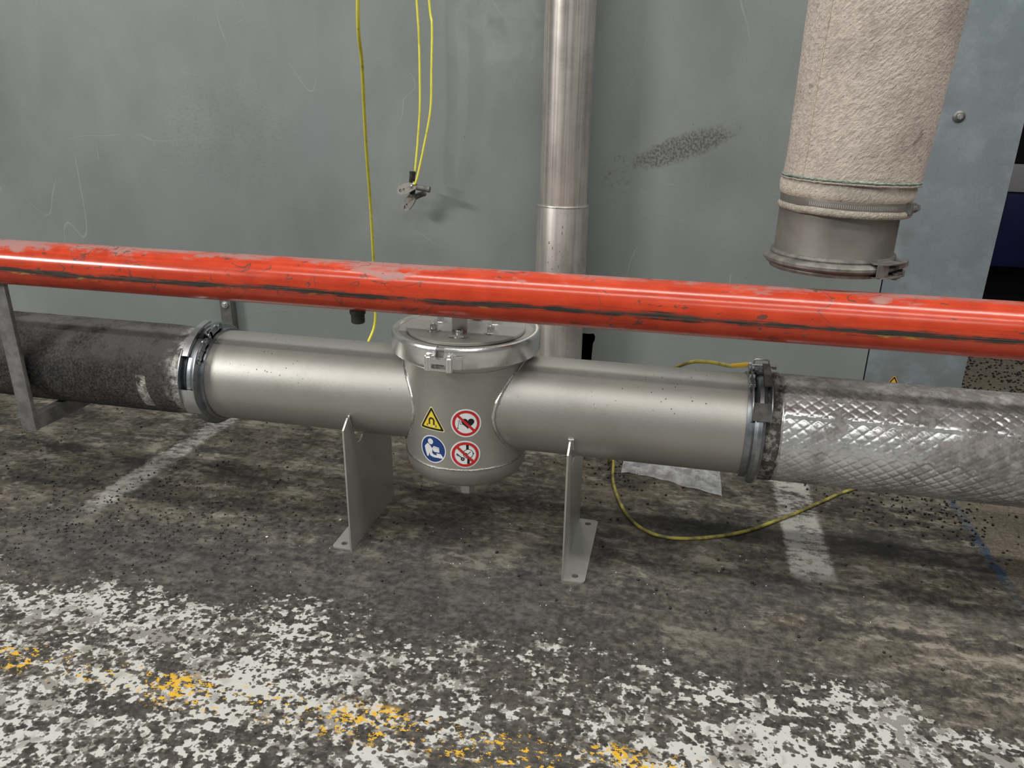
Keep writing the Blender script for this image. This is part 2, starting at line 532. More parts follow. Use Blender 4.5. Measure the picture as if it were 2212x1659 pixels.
def lathe(bm, prof, o, ax=Z, ref=None, a0=0., a1=360., n=64, closed=False, mi=0, fn=None):
    """prof: (r, h) pairs; closed: the profile is a loop (caps arcs)"""
    o, ax = Vector(o), Vector(ax).normalized()
    if ref is None: ref = ax.orthogonal()
    ref = Vector(ref).normalized()
    t = ax.cross(ref)
    full = abs(a1 - a0) >= 359.99
    k = n if full else n + 1
    rows = []
    for i in range(k):
        a = math.radians(a0 + (a1 - a0) * i / n)
        d = ref * math.cos(a) + t * math.sin(a)
        row = []
        for (r, h) in prof:
            p = o + ax * h + d * r
            if fn: p = fn(p, math.degrees(a), r, h)
            row.append(bm.verts.new(p))
        rows.append(row)
    m = len(prof)
    for i in range(n):
        A, B = rows[i], rows[(i + 1) % k]
        for j in range(m if closed else m - 1):
            f = bm.faces.new((A[j], A[(j + 1) % m], B[(j + 1) % m], B[j])); f.material_index = mi
    if closed and not full:
        bm.faces.new(rows[0]).material_index = mi; bm.faces.new(rows[-1]).material_index = mi
    return rows


def sector(bm, r0, r1, h0, h1, o, ax, ref, a0, a1, n=24, mi=0):
    lathe(bm, [(r0, h0), (r1, h0), (r1, h1), (r0, h1)], o, ax, ref, a0, a1, n, True, mi)


def rod(bm, a, b, r, n=20, r2=None, mi=0, bev=0.0):
    a, b = Vector(a), Vector(b)
    L = (b - a).length
    r2 = r if r2 is None else r2
    if bev: prof = [(0, 0), (r - bev, 0), (r, bev), (r2, L - bev), (r2 - bev, L), (0, L)]
    else: prof = [(0, 0), (r, 0), (r2, L), (0, L)]
    lathe(bm, prof, a, (b - a), None, 0, 360, n, False, mi)


def catmull(pts, sub=8):
    P = [Vector(p) for p in pts]
    P = [P[0] * 2 - P[1]] + P + [P[-1] * 2 - P[-2]]
    out = []
    for i in range(1, len(P) - 2):
        for k in range(sub):
            t = k / sub
            p0, p1, p2, p3 = P[i - 1:i + 3]
            out.append(.5 * ((2 * p1) + (p2 - p0) * t + (2 * p0 - 5 * p1 + 4 * p2 - p3) * t * t + (3 * p1 - p0 - 3 * p2 + p3) * t ** 3))
    out.append(P[-2])
    return out


def tube(bm, pts, r, n=10, mi=0, closed=False, rf=None):
    pts = [Vector(p) for p in pts]
    rows = []
    up = None
    N = len(pts)
    for i, p in enumerate(pts):
        a = pts[(i - 1) % N] if (closed or i > 0) else p
        b = pts[(i + 1) % N] if (closed or i < N - 1) else p
        d = (b - a).normalized()
        if up is None: up = d.orthogonal().normalized()
        up = (up - d * up.dot(d)).normalized()
        s = d.cross(up)
        rr = r * (rf(i) if rf else 1)
        rows.append([bm.verts.new(p + (up * math.cos(2 * math.pi * k / n) + s * math.sin(2 * math.pi * k / n)) * rr) for k in range(n)])
    for i in range(N if closed else N - 1):
        A, B = rows[i], rows[(i + 1) % N]
        for k in range(n):
            bm.faces.new((A[k], A[(k + 1) % n], B[(k + 1) % n], B[k])).material_index = mi
    if not closed:
        bm.faces.new(rows[0]).material_index = mi; bm.faces.new(rows[-1]).material_index = mi


def slab(bm, outer, holes, o, u, v, w, th, mi=0):
    """flat plate with outline (2-D in u, v), holes, thickness th along w"""
    o, u, v, w = Vector(o), Vector(u), Vector(v), Vector(w)
    edges = []
    for loop in [outer] + holes:
        vs = [bm.verts.new(o + u * a + v * b) for a, b in loop]
        for i in range(len(vs)): edges.append(bm.edges.new((vs[i], vs[(i + 1) % len(vs)])))
    r = bmesh.ops.triangle_fill(bm, use_beauty=True, use_dissolve=False, edges=edges)
    fs = [e for e in r['geom'] if isinstance(e, bmesh.types.BMFace)]
    ex = bmesh.ops.extrude_face_region(bm, geom=fs)
    nv = [e for e in ex['geom'] if isinstance(e, bmesh.types.BMVert)]
    bmesh.ops.translate(bm, verts=nv, vec=w * th)


def circle(cx, cy, r, n=24, a0=0, a1=360):
    full = abs(a1 - a0) >= 360
    k = n if full else n + 1
    return [(cx + r * math.cos(math.radians(a0 + (a1 - a0) * i / n)), cy + r * math.sin(math.radians(a0 + (a1 - a0) * i / n))) for i in range(k)]


def new(): return bmesh.new()


def copy_obj(o, parent, loc):
    c = o.copy(); col.objects.link(c); c.parent = parent; c.location = loc
    return c


# ================================================================== structure
bm = new()
vs = [bm.verts.new(p) for p in ((-6, -6, 0), (7, -6, 0), (7, 9, 0), (-6, 9, 0))]
bm.faces.new(vs)
obj('floor', bm, 'floor', kind='structure', origin=(0, 0, 0))

WY = 1.80
wall = bpy.data.objects.new('wall_back', None); col.objects.link(wall)
wall.location = (-.8, WY, 0); wall['kind'] = 'structure'
hole = [(-.345, .03), (-.191, .03), (-.190, .10), (-.1885, .16), (-.187, .195), (-.183, .205), (-.1825, .214), (-.186, .221),
        (-.20, .2195), (-.25, .221), (-.343, .2185), (-.346, .12)]
bm = new()
slab(bm, [(-5, 0), (.4515, 0), (.4515, 3.0), (-5, 3.0)], [hole], (0, WY, 0), X, Z, Y, .02)
obj('wall_sheet', bm, 'wall', wall, 0)
bm = new()
box(bm, (.4545, WY - .0012, 0), (.6625, WY + .03, 3.0), .003)
obj('end_sheet', bm, 'wall_blue', wall, 30, label='bluish zinc-coated end sheet of the wall')
bm = new()
box(bm, (.4505, WY + .004, 0), (.4555, WY + .018, 3.0))
obj('seam_gap', bm, 'gap', wall, 0)
bm = new()   # dark void behind the cut-out
box(bm, (-.39, WY + .021, .0), (-.15, WY + .22, .26))
f = [f for f in bm.faces if abs(f.calc_center_median().y - (WY + .021)) < 1e-4]
bmesh.ops.delete(bm, geom=f, context='FACES')
obj('cut_out_void', bm, 'dark', wall, 0)

# ================================================================== steel riser pipe
t = thing('steel_riser_pipe', (-.2635, 1.72, 0), 'upright bare steel pipe with a wider sleeve at its foot, standing by the wall', 'pipe')
o0 = (-.2635, 1.72, 0)
bm = new(); lathe(bm, [(.0535, .50), (.0535, 2.9)], o0, Z, X, n=72); obj('upper_tube', bm, 'tubeup', t)
bm = new(); lathe(bm, [(.0535, .541), (.0578, .543), (.0585, .541), (.0585, 0), (.0535, 0)], o0, Z, X, n=72); obj('sleeve', bm, 'sleeve', t)
bm = new(); lathe(bm, [(.0530, .5400), (.0590, .5400), (.0594, .5412), (.0590, .5424), (.0530, .5424)], o0, Z, X, n=72, closed=True)
obj('sleeve_rim', bm, 'polish', t)
for k in range(14):   # printed dashes on the sleeve
    ang = random.choice((-12, -20, 10, 4)) + random.uniform(-1.5, 1.5)
    zz = random.uniform(.37, .53)
    bm = new()
    sector(bm, .0583, .0589, zz, zz + random.choice((.0016, .003, .006)), o0, Z, -Y, ang - .5, ang + .5, 2)
    obj('printed_dash', bm, 'mark', t, 0)

# ================================================================== magnetic filter
FX, FY, PZ, PR = -.335, 1.168, .276, .081
HR = .1055
filt = thing('magnetic_filter', (FX, FY, 0), 'stainless steel magnet filter housing with four warning stickers under the red rail', 'filter')
fo = (FX, FY, 0)
bm = new(); lathe(bm, [(HR, .182), (HR, .356), (HR + .002, .366), (HR + .009, .370)], fo, Z, X, n=96); obj('housing', bm, 'blasted', filt)
bm = new(); lathe(bm, [(HR, .186), (HR - .0002, .178), (.1035, .166), (.097, .154), (.083, .1455), (.06, .1405), (.03, .138), (0.0001, .1375)], fo, Z, X, n=96)
obj('bottom_dome', bm, 'blasted', filt, 60)


def bead_ring(r, zz, br, seed):
    pts = [Vector((FX + r * math.cos(a), FY + r * math.sin(a), zz + .0008 * mnoise.noise((9 * math.cos(a), 9 * math.sin(a), seed)))) for a in [2 * math.pi * i / 180 for i in range(180)]]
    b = new(); tube(b, pts, br, 8, closed=True, rf=lambda i: 1 + .25 * mnoise.noise((i * .7, seed, 0)))
    return b


obj('weld_seam', bead_ring(HR - .0005, .186, .0021, 3), 'weld', filt)
obj('weld_seam', bead_ring(HR - .0009, .3565, .0017, 8), 'blasted', filt)
bm = new(); lathe(bm, [(0, .092), (.0120, .092), (.0138, .0935), (.0138, .140), (0, .140)], fo, Z, X, n=6); obj('drain_plug', bm, 'steel', filt, 20)
for nm, xa, xb in (('inlet_pipe', -.815, FX - .06), ('outlet_pipe', FX + .06, .150)):
    bm = new(); lathe(bm, [(PR, 0), (PR, xb - xa)], (xa, FY, PZ), X, -Y, n=96); obj(nm, bm, 'blasted', filt)
for s in (-1, 1):
    pts = []
    for i in range(120):
        a = 2 * math.pi * i / 120
        yy, zz = (PR + .0005) * math.cos(a), (PR + .0005) * math.sin(a)
        xx = math.sqrt((HR + .0005) ** 2 - yy * yy)
        pts.append(Vector((FX + s * xx, FY + yy, PZ + zz)))
    bm = new(); tube(bm, pts, .0028, 8, closed=True, rf=lambda i: 1 + .45 * mnoise.noise((i * .55, s * 3, 1)))
    obj('weld_seam', bm, 'weld', filt)
# lid
bm = new(); lathe(bm, [(.119, .372), (.119, .394), (.1135, .3975), (0.0001, .3975)], fo, Z, X, n=96); lid = obj('lid', bm, 'steel', filt, 30)
bm = new(); lathe(bm, [(.0965, .3977), (.0965, .3985), (.0990, .3988), (.0995, .3995), (.0995, .4027), (.0987, .4035), (0.0001, .4035)], fo, Z, X, n=96)
obj('lid_plate', bm, 'steel', lid, 30)
# clamp ring with a gap at the front
GAPA = -3.0
bm = new()
prof = [(.1125, .396), (.1125, .400), (.1145, .4022), (.1185, .4028), (.1225, .4015), (.1245, .3985), (.1250, .395), (.1250, .3715), (.1238, .3685), (.1205, .3675),
        (.1180, .3690), (.1195, .3715), (.1215, .374), (.1215, .394), (.1180, .3962)]
lathe(bm, prof, fo, Z, -Y, GAPA + 3.2, GAPA + 360 - 3.2, 120, True)
cring = obj('clamp_ring', bm, 'polish', filt, 35, label='shiny clamp ring holding the lid')


def cylp(ang, r, z):
    a = math.radians(ang)
    return Vector((FX + r * math.sin(a), FY - r * math.cos(a), z))


bm = new()
sector(bm, .1245, .1275, .372, .392, fo, Z, -Y, GAPA - 10, GAPA - 3.2, 6)
sector(bm, .1245, .1275, .372, .392, fo, Z, -Y, GAPA + 3.2, GAPA + 12, 6)
obj('latch_lug', bm, 'polish', cring, 30)
for a in (GAPA - 7.2, GAPA + 7.4):
    bm = new()
    rod(bm, cylp(a, .1325, .3665), cylp(a, .1325, .390), .0066, 20, bev=.0012)
    rod(bm, cylp(a, .1325, .390), cylp(a, .1325, .3935), .0040, 16, bev=.0006)
    obj('latch_barrel', bm, 'polish', cring, 35)
bm = new()
p0, p1 = cylp(GAPA - 7.2, .1325, .3805), cylp(GAPA + 7.4, .1325, .3805)
d = (p1 - p0).normalized(); nrm_ = d.cross(Z)
slab(bm, [(0, -.0015), (.0332, -.0015), (.0332, .0065), (0, .0065)], [], p0 - nrm_ * .004, d, Z, nrm_, .009)
obj('latch_bridge', bm, 'polish', cring, 30)
bm = new(); slab(bm, [(0, -.009), (.0332, -.009), (.0332, -.0125), (0, -.0125)], [], p0 - nrm_ * .004, d, Z, nrm_, .009)
obj('latch_strap', bm, 'polish', cring, 30)
bm = new(); rod(bm, cylp(GAPA - 3.5, .121, .398), cylp(GAPA + 3.5, .121, .398), .0032, 12); obj('latch_screw', bm, 'galv_bar', cring)
# wedge behind the right barrel
bm = new(); q = cylp(GAPA + 7.4, .1325, .371)
slab(bm, [(0, 0), (.019, .0), (.019, .020), (.0, .0185)], [], q - nrm_ * .004, (d + Vector((0, .22, 0))).normalized(), Z, nrm_, .004)
obj('latch_wing', bm, 'polish', cring, 30)

# six lid screws on washers
wash = screw = None
for k in range(6):
    a = math.radians(-84 + 60 * k)
    c0 = Vector((FX + .0545 * math.cos(a), 1.161 + .0545 * math.sin(a), .4035))
    if wash is None:
        b = new(); lathe(b, [(.0001, 0), (.0118, 0), (.012, .0004), (.012, .0014), (.0116, .0018), (.0001, .0018)], c0, Z, X, n=32)
        wash = obj('washer', b, 'polish', lid, 35)
        b = new()
        lathe(b, [(.0063, .0018), (.0063, .0096), (.0058, .0106), (.0036, .0106), (.0033, .0102), (.0033, .0062), (.0001, .0060)], c0, Z, X, n=24)
        screw = obj('socket_screw', b, 'polish', lid, 35)
        base = Vector(c0); lw, ls = Vector(wash.location), Vector(screw.location)
    else:
        copy_obj(wash, lid, lw + c0 - base); copy_obj(screw, lid, ls + c0 - base)
# handle: bent flat bar
bm = new()
hy0, hy1, hz = 1.117, 1.203, .447
path = [(hy0 - .022, .4064), (hy0 - .004, .4064), (hy0, .4102), (hy0, hz - .008), (hy0 + .008, hz), (hy1 - .008, hz), (hy1, hz - .008), (hy1, .4102), (hy1 + .004, .4064), (hy1 + .022, .4064)]
rows = []
for i, (yy, zz) in enumerate(path):
    a = Vector(path[max(i - 1, 0)]); b = Vector(path[min(i + 1, len(path) - 1)])
    dd = (b - a).normalized(); nn = Vector((-dd.y, dd.x))
    q = []
    for xx, kk in ((-.0125, -1), (.0125, -1), (.0125, 1), (-.0125, 1)):
        q.append(bm.verts.new((FX + .004 + xx, yy + nn.x * .0018 * kk, zz + nn.y * .0018 * kk)))
    rows.append(q)
for A, B in zip(rows[:-1], rows[1:]):
    for k in range(4): bm.faces.new((A[k], A[(k + 1) % 4], B[(k + 1) % 4], B[k]))
bm.faces.new(rows[0]); bm.faces.new(rows[-1])
obj('lid_handle', bm, 'steel', lid, 30)


# support plates
def support(xp, side):
    f0, f1 = 1.064, 1.272
    out = [(f0, .0), (f0, .2345)]
    r1 = PR - .001
    def arc(a): return (FY - r1 * math.cos(math.radians(a)), PZ - r1 * math.sin(math.radians(a)))
    out += [(f0 + .020, .2500)]
    out += [arc(a) for a in range(22, 43, 4)]
    cy, cz = arc(57)
    nr = .020
    # half-round relief below the pipe
    d0 = math.atan2(arc(42)[1] - cz, arc(42)[0] - cy); d1 = math.atan2(arc(72)[1] - cz, arc(72)[0] - cy)
    dd = (d1 - d0) % (2 * math.pi)
    for i in range(1, 14):
        a = d0 + dd * i / 14
        out.append((cy + nr * math.cos(a), cz + nr * math.sin(a)))
    out += [arc(a) for a in range(72, 139, 6)]
    cy, cz = arc(123)
    out += [arc(a) for a in range(142, 159, 4)]
    out += [(f1 - .020, .2500), (f1, .2345), (f1, 0)]
    b = new()
    slab(b, out, [], (xp, 0, 0), Y, Z, X * -side, .003)
    sp = obj('support_plate', b, 'steel', filt, 30)
    w, rr = .036, .008
    fo_ = [(0, f0), (w - rr, f0)] + circle(w - rr, f0 + rr, rr, 6, -90, 0) + circle(w - rr, f1 - rr, rr, 6, 0, 90) + [(0, f1)]
    clean = []
    for p in fo_:
        if not clean or (Vector(p) - Vector(clean[-1])).length > 1e-5: clean.append(p)
    b = new()
    slab(b, clean, [circle(.018, f0 + .0165, .0058), circle(.018, f1 - .0165, .0058)], (xp, 0, .0005), X * side, Y, Z, .003)
    obj('foot_flange', b, 'steel', sp, 30)
    b = new()
    for k in range(7):
        a = math.radians(18 + k * 2.5)
        rod(b, (xp - side * .003 - .002, FY - (PR + .001) * math.cos(a), PZ - (PR + .001) * math.sin(a)),
            (xp + .004, FY - (PR + .001) * math.cos(a), PZ - (PR + .001) * math.sin(a)), .0026, 8)
    obj('weld_seam', b, 'weld', sp, 60)


support(-.523, -1)
support(-.139, 1)


# ---- stickers (flat print wrapped round the housing)
def clip_poly(poly, axis_val, keep_greater):
    out = []
    for i in range(len(poly)):
        a, b = poly[i], poly[(i + 1) % len(poly)]
        ia = a[0] >= axis_val if keep_greater else a[0] <= axis_val
        ib = b[0] >= axis_val if keep_greater else b[0] <= axis_val
        if ia: out.append(a)
        if ia != ib:
            t = (axis_val - a[0]) / (b[0] - a[0]); out.append((axis_val, a[1] + t * (b[1] - a[1])))
    return out


def print_layers(bm, layers, mapf, scale, strip=.12):
    for li, (mi, polys) in enumerate(layers):
        for poly in polys:
            tris = geometry.tessellate_polygon([[Vector((a, b, 0)) for a, b in poly]])
            for tr_ in tris:
                tri = [poly[i] for i in tr_]
                x0 = math.floor(min(p[0] for p in tri) / strip); x1 = math.ceil(max(p[0] for p in tri) / strip)
                for s in range(x0, x1):
                    c_ = clip_poly(clip_poly(tri, s * strip, True), (s + 1) * strip, False)
                    if len(c_) < 3: continue
                    vs = []
                    for a, b in c_:
                        p = mapf(a * scale, b * scale, li)
                        if not vs or (vs[-1].co - p).length > 1e-7: vs.append(bm.verts.new(p))
                    if len(vs) >= 3:
                        bm.faces.new(vs).material_index = mi


def thick(p, q, w):
    (ax, ay), (bx, by) = p, q
    L = math.hypot(bx - ax, by - ay); nx, ny = -(by - ay) / L * w / 2, (bx - ax) / L * w / 2
    return [(ax + nx, ay + ny), (bx + nx, by + ny), (bx - nx, by - ny), (ax - nx, ay - ny)]


def ring2(cx, cy, r0, r1, n=40, a0=0, a1=360):
    A, B = circle(cx, cy, r0, n, a0, a1), circle(cx, cy, r1, n, a0, a1)
    if a1 - a0 >= 360: A.append(A[0]); B.append(B[0])
    return [[A[i], A[i + 1], B[i + 1], B[i]] for i in range(n)]


def rtri(s, r, yoff=0.0):
    pts = []
    for k in range(3):
        a = math.radians(90 + 120 * k)
        cx, cy = (s - 2 * r) * math.cos(a), (s - 2 * r) * math.sin(a) + yoff
        pts += circle(cx, cy, r, 8, 90 + 120 * k - 60, 90 + 120 * k + 60)
    return pts


def housing_map(th0, z0):
    def f(u, v, li):
        a = math.radians(th0) + u / HR
        r = HR + .0004 + .00012 * li
        return Vector((FX + r * math.sin(a), FY - r * math.cos(a), z0 + v))
    return f


S = .0246
slash = thick((-.56, .56), (.56, -.56), .17)
heart = []
for i in range(40):
    tt = 2 * math.pi * i / 40
    heart.append((.12 + .0265 * 16 * math.sin(tt) ** 3, .02 + .026 * (13 * math.cos(tt) - 5 * math.cos(2 * tt) - 2 * math.cos(3 * tt) - math.cos(4 * tt))))
st_heart = [(0, [circle(0, 0, 1, 48)]), (2, [heart, thick((-.53, -.30), (-.46, .20), .03), thick((-.46, .20), (-.40, .20), .03), thick((-.40, .20), (-.38, -.08), .03),
            thick((-.38, -.08), (-.18, -.08), .03), circle(-.53, -.36, .05, 12)]), (1, ring2(0, 0, .72, .90) + [slash])]
st_watch = [(0, [circle(0, 0, 1, 48)]), (2, [[(.06, .30), (.23, .30), (.23, .70), (.06, .70)], [(.14, -.25), (.31, -.25), (.29, -.68), (.12, -.70)]]),
            (0, [circle(.19, .05, .33, 32)]), (2, ring2(.19, .05, .30, .34, 32) + [thick((.02, .12), (.17, .0), .045), thick((.15, .0), (.36, .2), .045), circle(.53, .06, .05, 10)]),
            (2, ring2(-.17, -.33, .05, .13, 20) + [thick((-.24, -.24), (-.56, .05), .06), thick((-.46, -.05), (-.53, -.12), .055), thick((-.53, .02), (-.60, -.04), .055)]),
            (1, ring2(0, 0, .72, .90) + [slash])]
st_read = [(0, [circle(0, 0, 1, 48)]), (3, [circle(0, 0, .92, 48)]),
           (0, [circle(-.16, .54, .21, 24),
                [(-.40, .38), (-.26, .30), (-.10, .14), (-.02, -.02), (-.04, -.28), (.10, -.38), (.40, -.38), (.45, -.46), (.40, -.56), (.05, -.57), (-.20, -.50), (-.27, -.30), (-.34, -.56), (-.46, -.62), (-.62, -.16), (-.66, .10)],
                [(.02, .18), (.10, -.16), (.52, -.16), (.50, .20), (.12, .26)], [(-.06, .10), (.04, -.12), (.08, -.08), (.02, .12)],
                [(.28, -.24), (.62, -.24), (.86, -.56), (.44, -.56)]]),
           (3, [thick((.09, .17), (.50, .12), .02)])]
tri_s = 1.30
mag = ring2(.0, .10, .13, .26, 20, 0, 180) + [[(-.26, .10), (-.13, .10), (-.13, -.22), (-.26, -.22)], [(.13, .10), (.26, .10), (.26, -.22), (.13, -.22)]]
st_mag = [(5, [rtri(tri_s, .12)]), (2, [rtri(tri_s * .915, .09)]), (4, [rtri(tri_s * .68, .03)]), (2, mag),
          (0, [[(-.26, -.22), (-.13, -.22), (-.13, -.34), (-.26, -.34)], [(.13, -.22), (.26, -.22), (.26, -.34), (.13, -.34)]]),
          (2, [thick((-.40, -.18), (-.40, -.36), .03), thick((-.34, -.18), (-.34, -.36), .03), thick((.34, -.18), (.34, -.36), .03), thick((.40, -.18), (.40, -.36), .03)])]
inks = ['ink_white', 'ink_red', 'ink_black', 'ink_blue', 'ink_yellow', 'ink_pale_yellow']
for nm, lay, th, zz, sc_, lb in (('prohibition_sticker', st_heart, 15.2, .2712, S, 'red and white sticker with a crossed-out heart'),
                                 ('prohibition_sticker', st_watch, 14.4, .2160, S, 'red and white sticker with crossed-out watch and key'),
                                 ('mandatory_sticker', st_read, -16.2, .2185, S, 'blue round sticker of a person reading'),
                                 ('warning_sticker', st_mag, -16.6, .2672, .0225, 'yellow triangle sticker with a magnet')):
    bm = new()
    print_layers(bm, lay, housing_map(th, zz), sc_)
    o = obj(nm, bm, inks, filt, 0, label=lb)


# ================================================================== pull-ring clamps
def pull_clamp(name, o, ax, ref, R, hw, piv, tip, label, mats=('zinc', 'zinc_light', 'zinc'), style='lever', squash=1.0, group=None):
    """ring of radius R, half width hw; lever runs from angle piv to angle tip; h runs along ax"""
    o = Vector(o)
    loc = o + Vector((0, 0, 0))
    t = thing(name, loc, label, 'pipe clamp', group)
    body, bright, darkm = mats
    sg = 1 if tip > piv else -1
    e = R + .0035
    prof = [(R + .0005, -hw), (e, -hw), (e + .0012, -hw * .72), (e + .0005, -hw * .52), (e + .0065, -hw * .40), (e + .0100, -hw * .15), (e + .0100, hw * .15),
            (e + .0065, hw * .40), (e + .0005, hw * .52), (e + .0012, hw * .72), (e, hw), (R + .0005, hw)]
    b = new(); lathe(b, prof, o, ax, ref, 0, 360, 96, True); obj('ring', b, body, t, 32)
    ro = e + .0100
    A = Vector(ax).normalized(); B = Vector(ref).normalized(); T = A.cross(B)

    def at(a, r, h):
        a = math.radians(a); return o + A * h + (B * math.cos(a) + T * math.sin(a)) * r
    span = abs(tip - piv)
    # lever: two side plates, web near the tip, open slot, bright arch over the pivot
    a_mid = piv + sg * span * .38
    a_web = piv + sg * span * .74
    for s in (-1, 1):
        b = new()
        pr0 = []
        n = 26
        rows_ = []
        for i in range(n + 1):
            f = i / n
            a = a_mid + (tip - a_mid) * f
            rin = ro - .0125 + .004 * f; rout = ro + .0085 - .0110 * max(0, (f - .62) / .38) ** 2
            h0 = s * hw * .66; h1 = s * (hw * .66 + .0016)
            rows_.append([b.verts.new(at(a, rin, h0)), b.verts.new(at(a, rout, h0)), b.verts.new(at(a, rout, h1)), b.verts.new(at(a, rin, h1))])
        for P_, Q_ in zip(rows_[:-1], rows_[1:]):
            for k in range(4): b.faces.new((P_[k], P_[(k + 1) % 4], Q_[(k + 1) % 4], Q_[k]))
        b.faces.new(rows_[0]); b.faces.new(rows_[-1])
        obj('lever_side', b, body, t, 30)
    b = new(); sector(b, ro + .0025, ro + .0048, -hw * .66, hw * .66, o, ax, ref, *sorted((a_web, tip - sg * 1.0)), 14); obj('lever_web', b, bright, t, 30)
    b = new(); sector(b, ro + .0030, ro + .0070, hw * .10, hw * .66, o, ax, ref, *sorted((piv - sg * 4, a_mid + sg * 6)), 18); obj('lever_arch', b, bright, t, 30)
    # hinge plates with rounded ends and rivets
    for (ha, hb, rr) in ((piv - sg * 2, piv + sg * span * .16, .0062), (piv + sg * span * .24, piv + sg * span * .46, .0058)):
        b = new()
        for s in (-1,):
            h0, h1 = -hw * .66 - .0034, -hw * .66 - .0016
            sector(b, ro - .011, ro + .0048, h0, h1, o, ax, ref, *sorted((ha, hb)), 10)
            sector(b, ro - .013, ro - .0065, h0, h1, o, ax, ref, *sorted((ha - sg * 4, hb + sg * 4)), 10)
            for a in (ha, hb):
                rod(b, at(a, ro - .002, h0), at(a, ro - .002, h1), rr, 20)
        obj('hinge_plate', b, darkm, t, 30)
    for a, rr, r_ in ((piv + sg * 2, .0048, ro + .0005), (piv + sg * span * .26, .0046, ro - .001), (piv + sg * span * .34, .0028, ro - .003), (piv + sg * span * .44, .0044, ro + .0005)):
        b = new()
        rod(b, at(a, r_, -hw * .66 - .0062), at(a, r_, -hw * .66 + .0030), rr, 16, bev=.0010)
        obj('rivet', b, body, t, 35)
    # toothed catch blocks in the gap
    b = new(); sector(b, ro - .006, ro + .003, -hw * .45, hw * .45, o, ax, ref, *sorted((piv + sg * span * .17, piv + sg * span * .22)), 4)
    sector(b, ro - .009, ro - .001, -hw * .5, hw * .5, o, ax, ref, *sorted((piv + sg * span * .06, piv + sg * span * .12)), 4)
    obj('catch', b, 'black_rubber', t, 30)
    return t, at, ro


pull_clamp('pull_ring_clamp', (-.812, FY, PZ), -X, -Y, PR, .021, 84, -29,
           'zinc lever clamp ring joining the black pipe to the filter', ('zinc', 'zinc_light', 'zinc'))
rc, rat, rro = pull_clamp('pull_ring_clamp', (.1435, FY, PZ), X, -Y, PR, .0195, -90, -24,
                          'grimy lever clamp ring joining the filter to the foil-clad pipe', ('zinc', 'dustdark', 'dustdark'))
# square wire shackle on the top of the right clamp
bm = new()
c0 = Vector((.1435, FY + .005, PZ + PR + .021))
tube(bm, [c0 + Vector((-.011, 0, -.006)), c0 + Vector((-.011, 0, .004)), c0 + Vector((-.008, 0, .006)), c0 + Vector((.008, 0, .006)), c0 + Vector((.011, 0, .004)), c0 + Vector((.011, 0, -.006))], .0013, 8)
rod(bm, c0 + Vector((-.019, 0, -.004)), c0 + Vector((.021, 0, -.004)), .0022, 10)
rod(bm, c0 + Vector((.017, 0, -.004)), c0 + Vector((.023, 0, -.004)), .0050, 6)
rod(bm, c0 + Vector((-.020, 0, -.004)), c0 + Vector((-.015, 0, -.004)), .0055, 12)
obj('shackle', bm, 'steel', rc, 35)

# ================================================================== black coated pipe (left)
bm = new()
nx, na = 300, 150
x0, x1 = -1.95, -.822
rows = []
for i in range(nx + 1):
    xx = x0 + (x1 - x0) * i / nx
    row = []
    for k in range(na):
        a = 2 * math.pi * k / na
        d = Vector((0, -math.cos(a), math.sin(a)))
        edge = min(1, max(0, (x1 - .045 - xx) / .03))
        r = PR + .0002 + edge * (.0016 + .0007 * mnoise.fractal((xx * 60, d.y * 5, d.z * 5), 1., 2., 3))
        row.append(bm.verts.new((xx, FY + d.y * r, PZ + d.z * r)))
    rows.append(row)
for A, B in zip(rows[:-1], rows[1:]):
    for k in range(na): bm.faces.new((A[k], A[(k + 1) % na], B[(k + 1) % na], B[k]))
o = obj('coated_pipe', bm, 'blackpipe', None, 60)
tag(o, 'rough black coated pipe running out at the left, bare metal showing by the clamp', 'pipe')

# ================================================================== foil-clad pipe (right)
foil = thing('foil_clad_pipe', (.6, FY, PZ - PR), 'dusty embossed aluminium-clad pipe running out at the right', 'pipe')
bm = new()
x0, x1, na = .170, .80, 330
step = .0017
nx = int((x1 - x0) / step)
rows = []
per = .0205
FR = PR + .0045
for i in range(nx + 1):
    xx = x0 + (x1 - x0) * i / nx
    row = []
    for k in range(na):
        a = 2 * math.pi * k / na
        s = a * FR
        u = (xx + s * 1.28) / per; v = (xx - s * 1.28) / per
        du = abs(u - round(u)); dv = abs(v - round(v))
        g1 = math.exp(-(du / .11) ** 2); g2 = math.exp(-(dv / .11) ** 2)
        fade = .35 + .65 * max(0, min(1, .5 + 1.6 * mnoise.noise((xx * 9, a * 1.3, 4))))
        h = -.0015 * max(g1, g2) * fade + .0006 * mnoise.noise((xx * 25, a * 4, 9))
        deg = math.degrees(a)
        h += .0030 * (1 / (1 + math.exp(-(deg - 33) / .5))) * (1 / (1 + math.exp((deg - 41) / 2.2)))   # lap seam
        if xx < x0 + .008: h = -.002 + h * .2
        r = FR + h
        row.append(bm.verts.new((xx, FY - math.cos(a) * r, PZ + math.sin(a) * r)))
    rows.append(row)
for A, B in zip(rows[:-1], rows[1:]):
    for k in range(na): bm.faces.new((A[k], A[(k + 1) % na], B[(k + 1) % na], B[k]))
obj('embossed_cladding', bm, 'foil', foil, 70)
bm = new(); lathe(bm, [(FR - .001, .80), (FR, .805), (FR, 2.2)], (0, FY, PZ), X, -Y, n=72); obj('plain_cladding', bm, 'foil', foil, 60)
bm = new()
lathe(bm, [(PR - .002, .150), (PR + .004, .150), (PR + .0058, .160), (PR + .0050, .1735), (PR + .001, .1745)], (0, FY, PZ), X, -Y, n=110,
      fn=lambda p, a, r, h: p + Vector((.0025 * mnoise.noise((a * .11, h * 40, 2)), 0, 0)) + .0012 * mnoise.noise((a * .3, h * 90, 5)) * Vector((0, -math.cos(math.radians(a)), math.sin(math.radians(a)))))
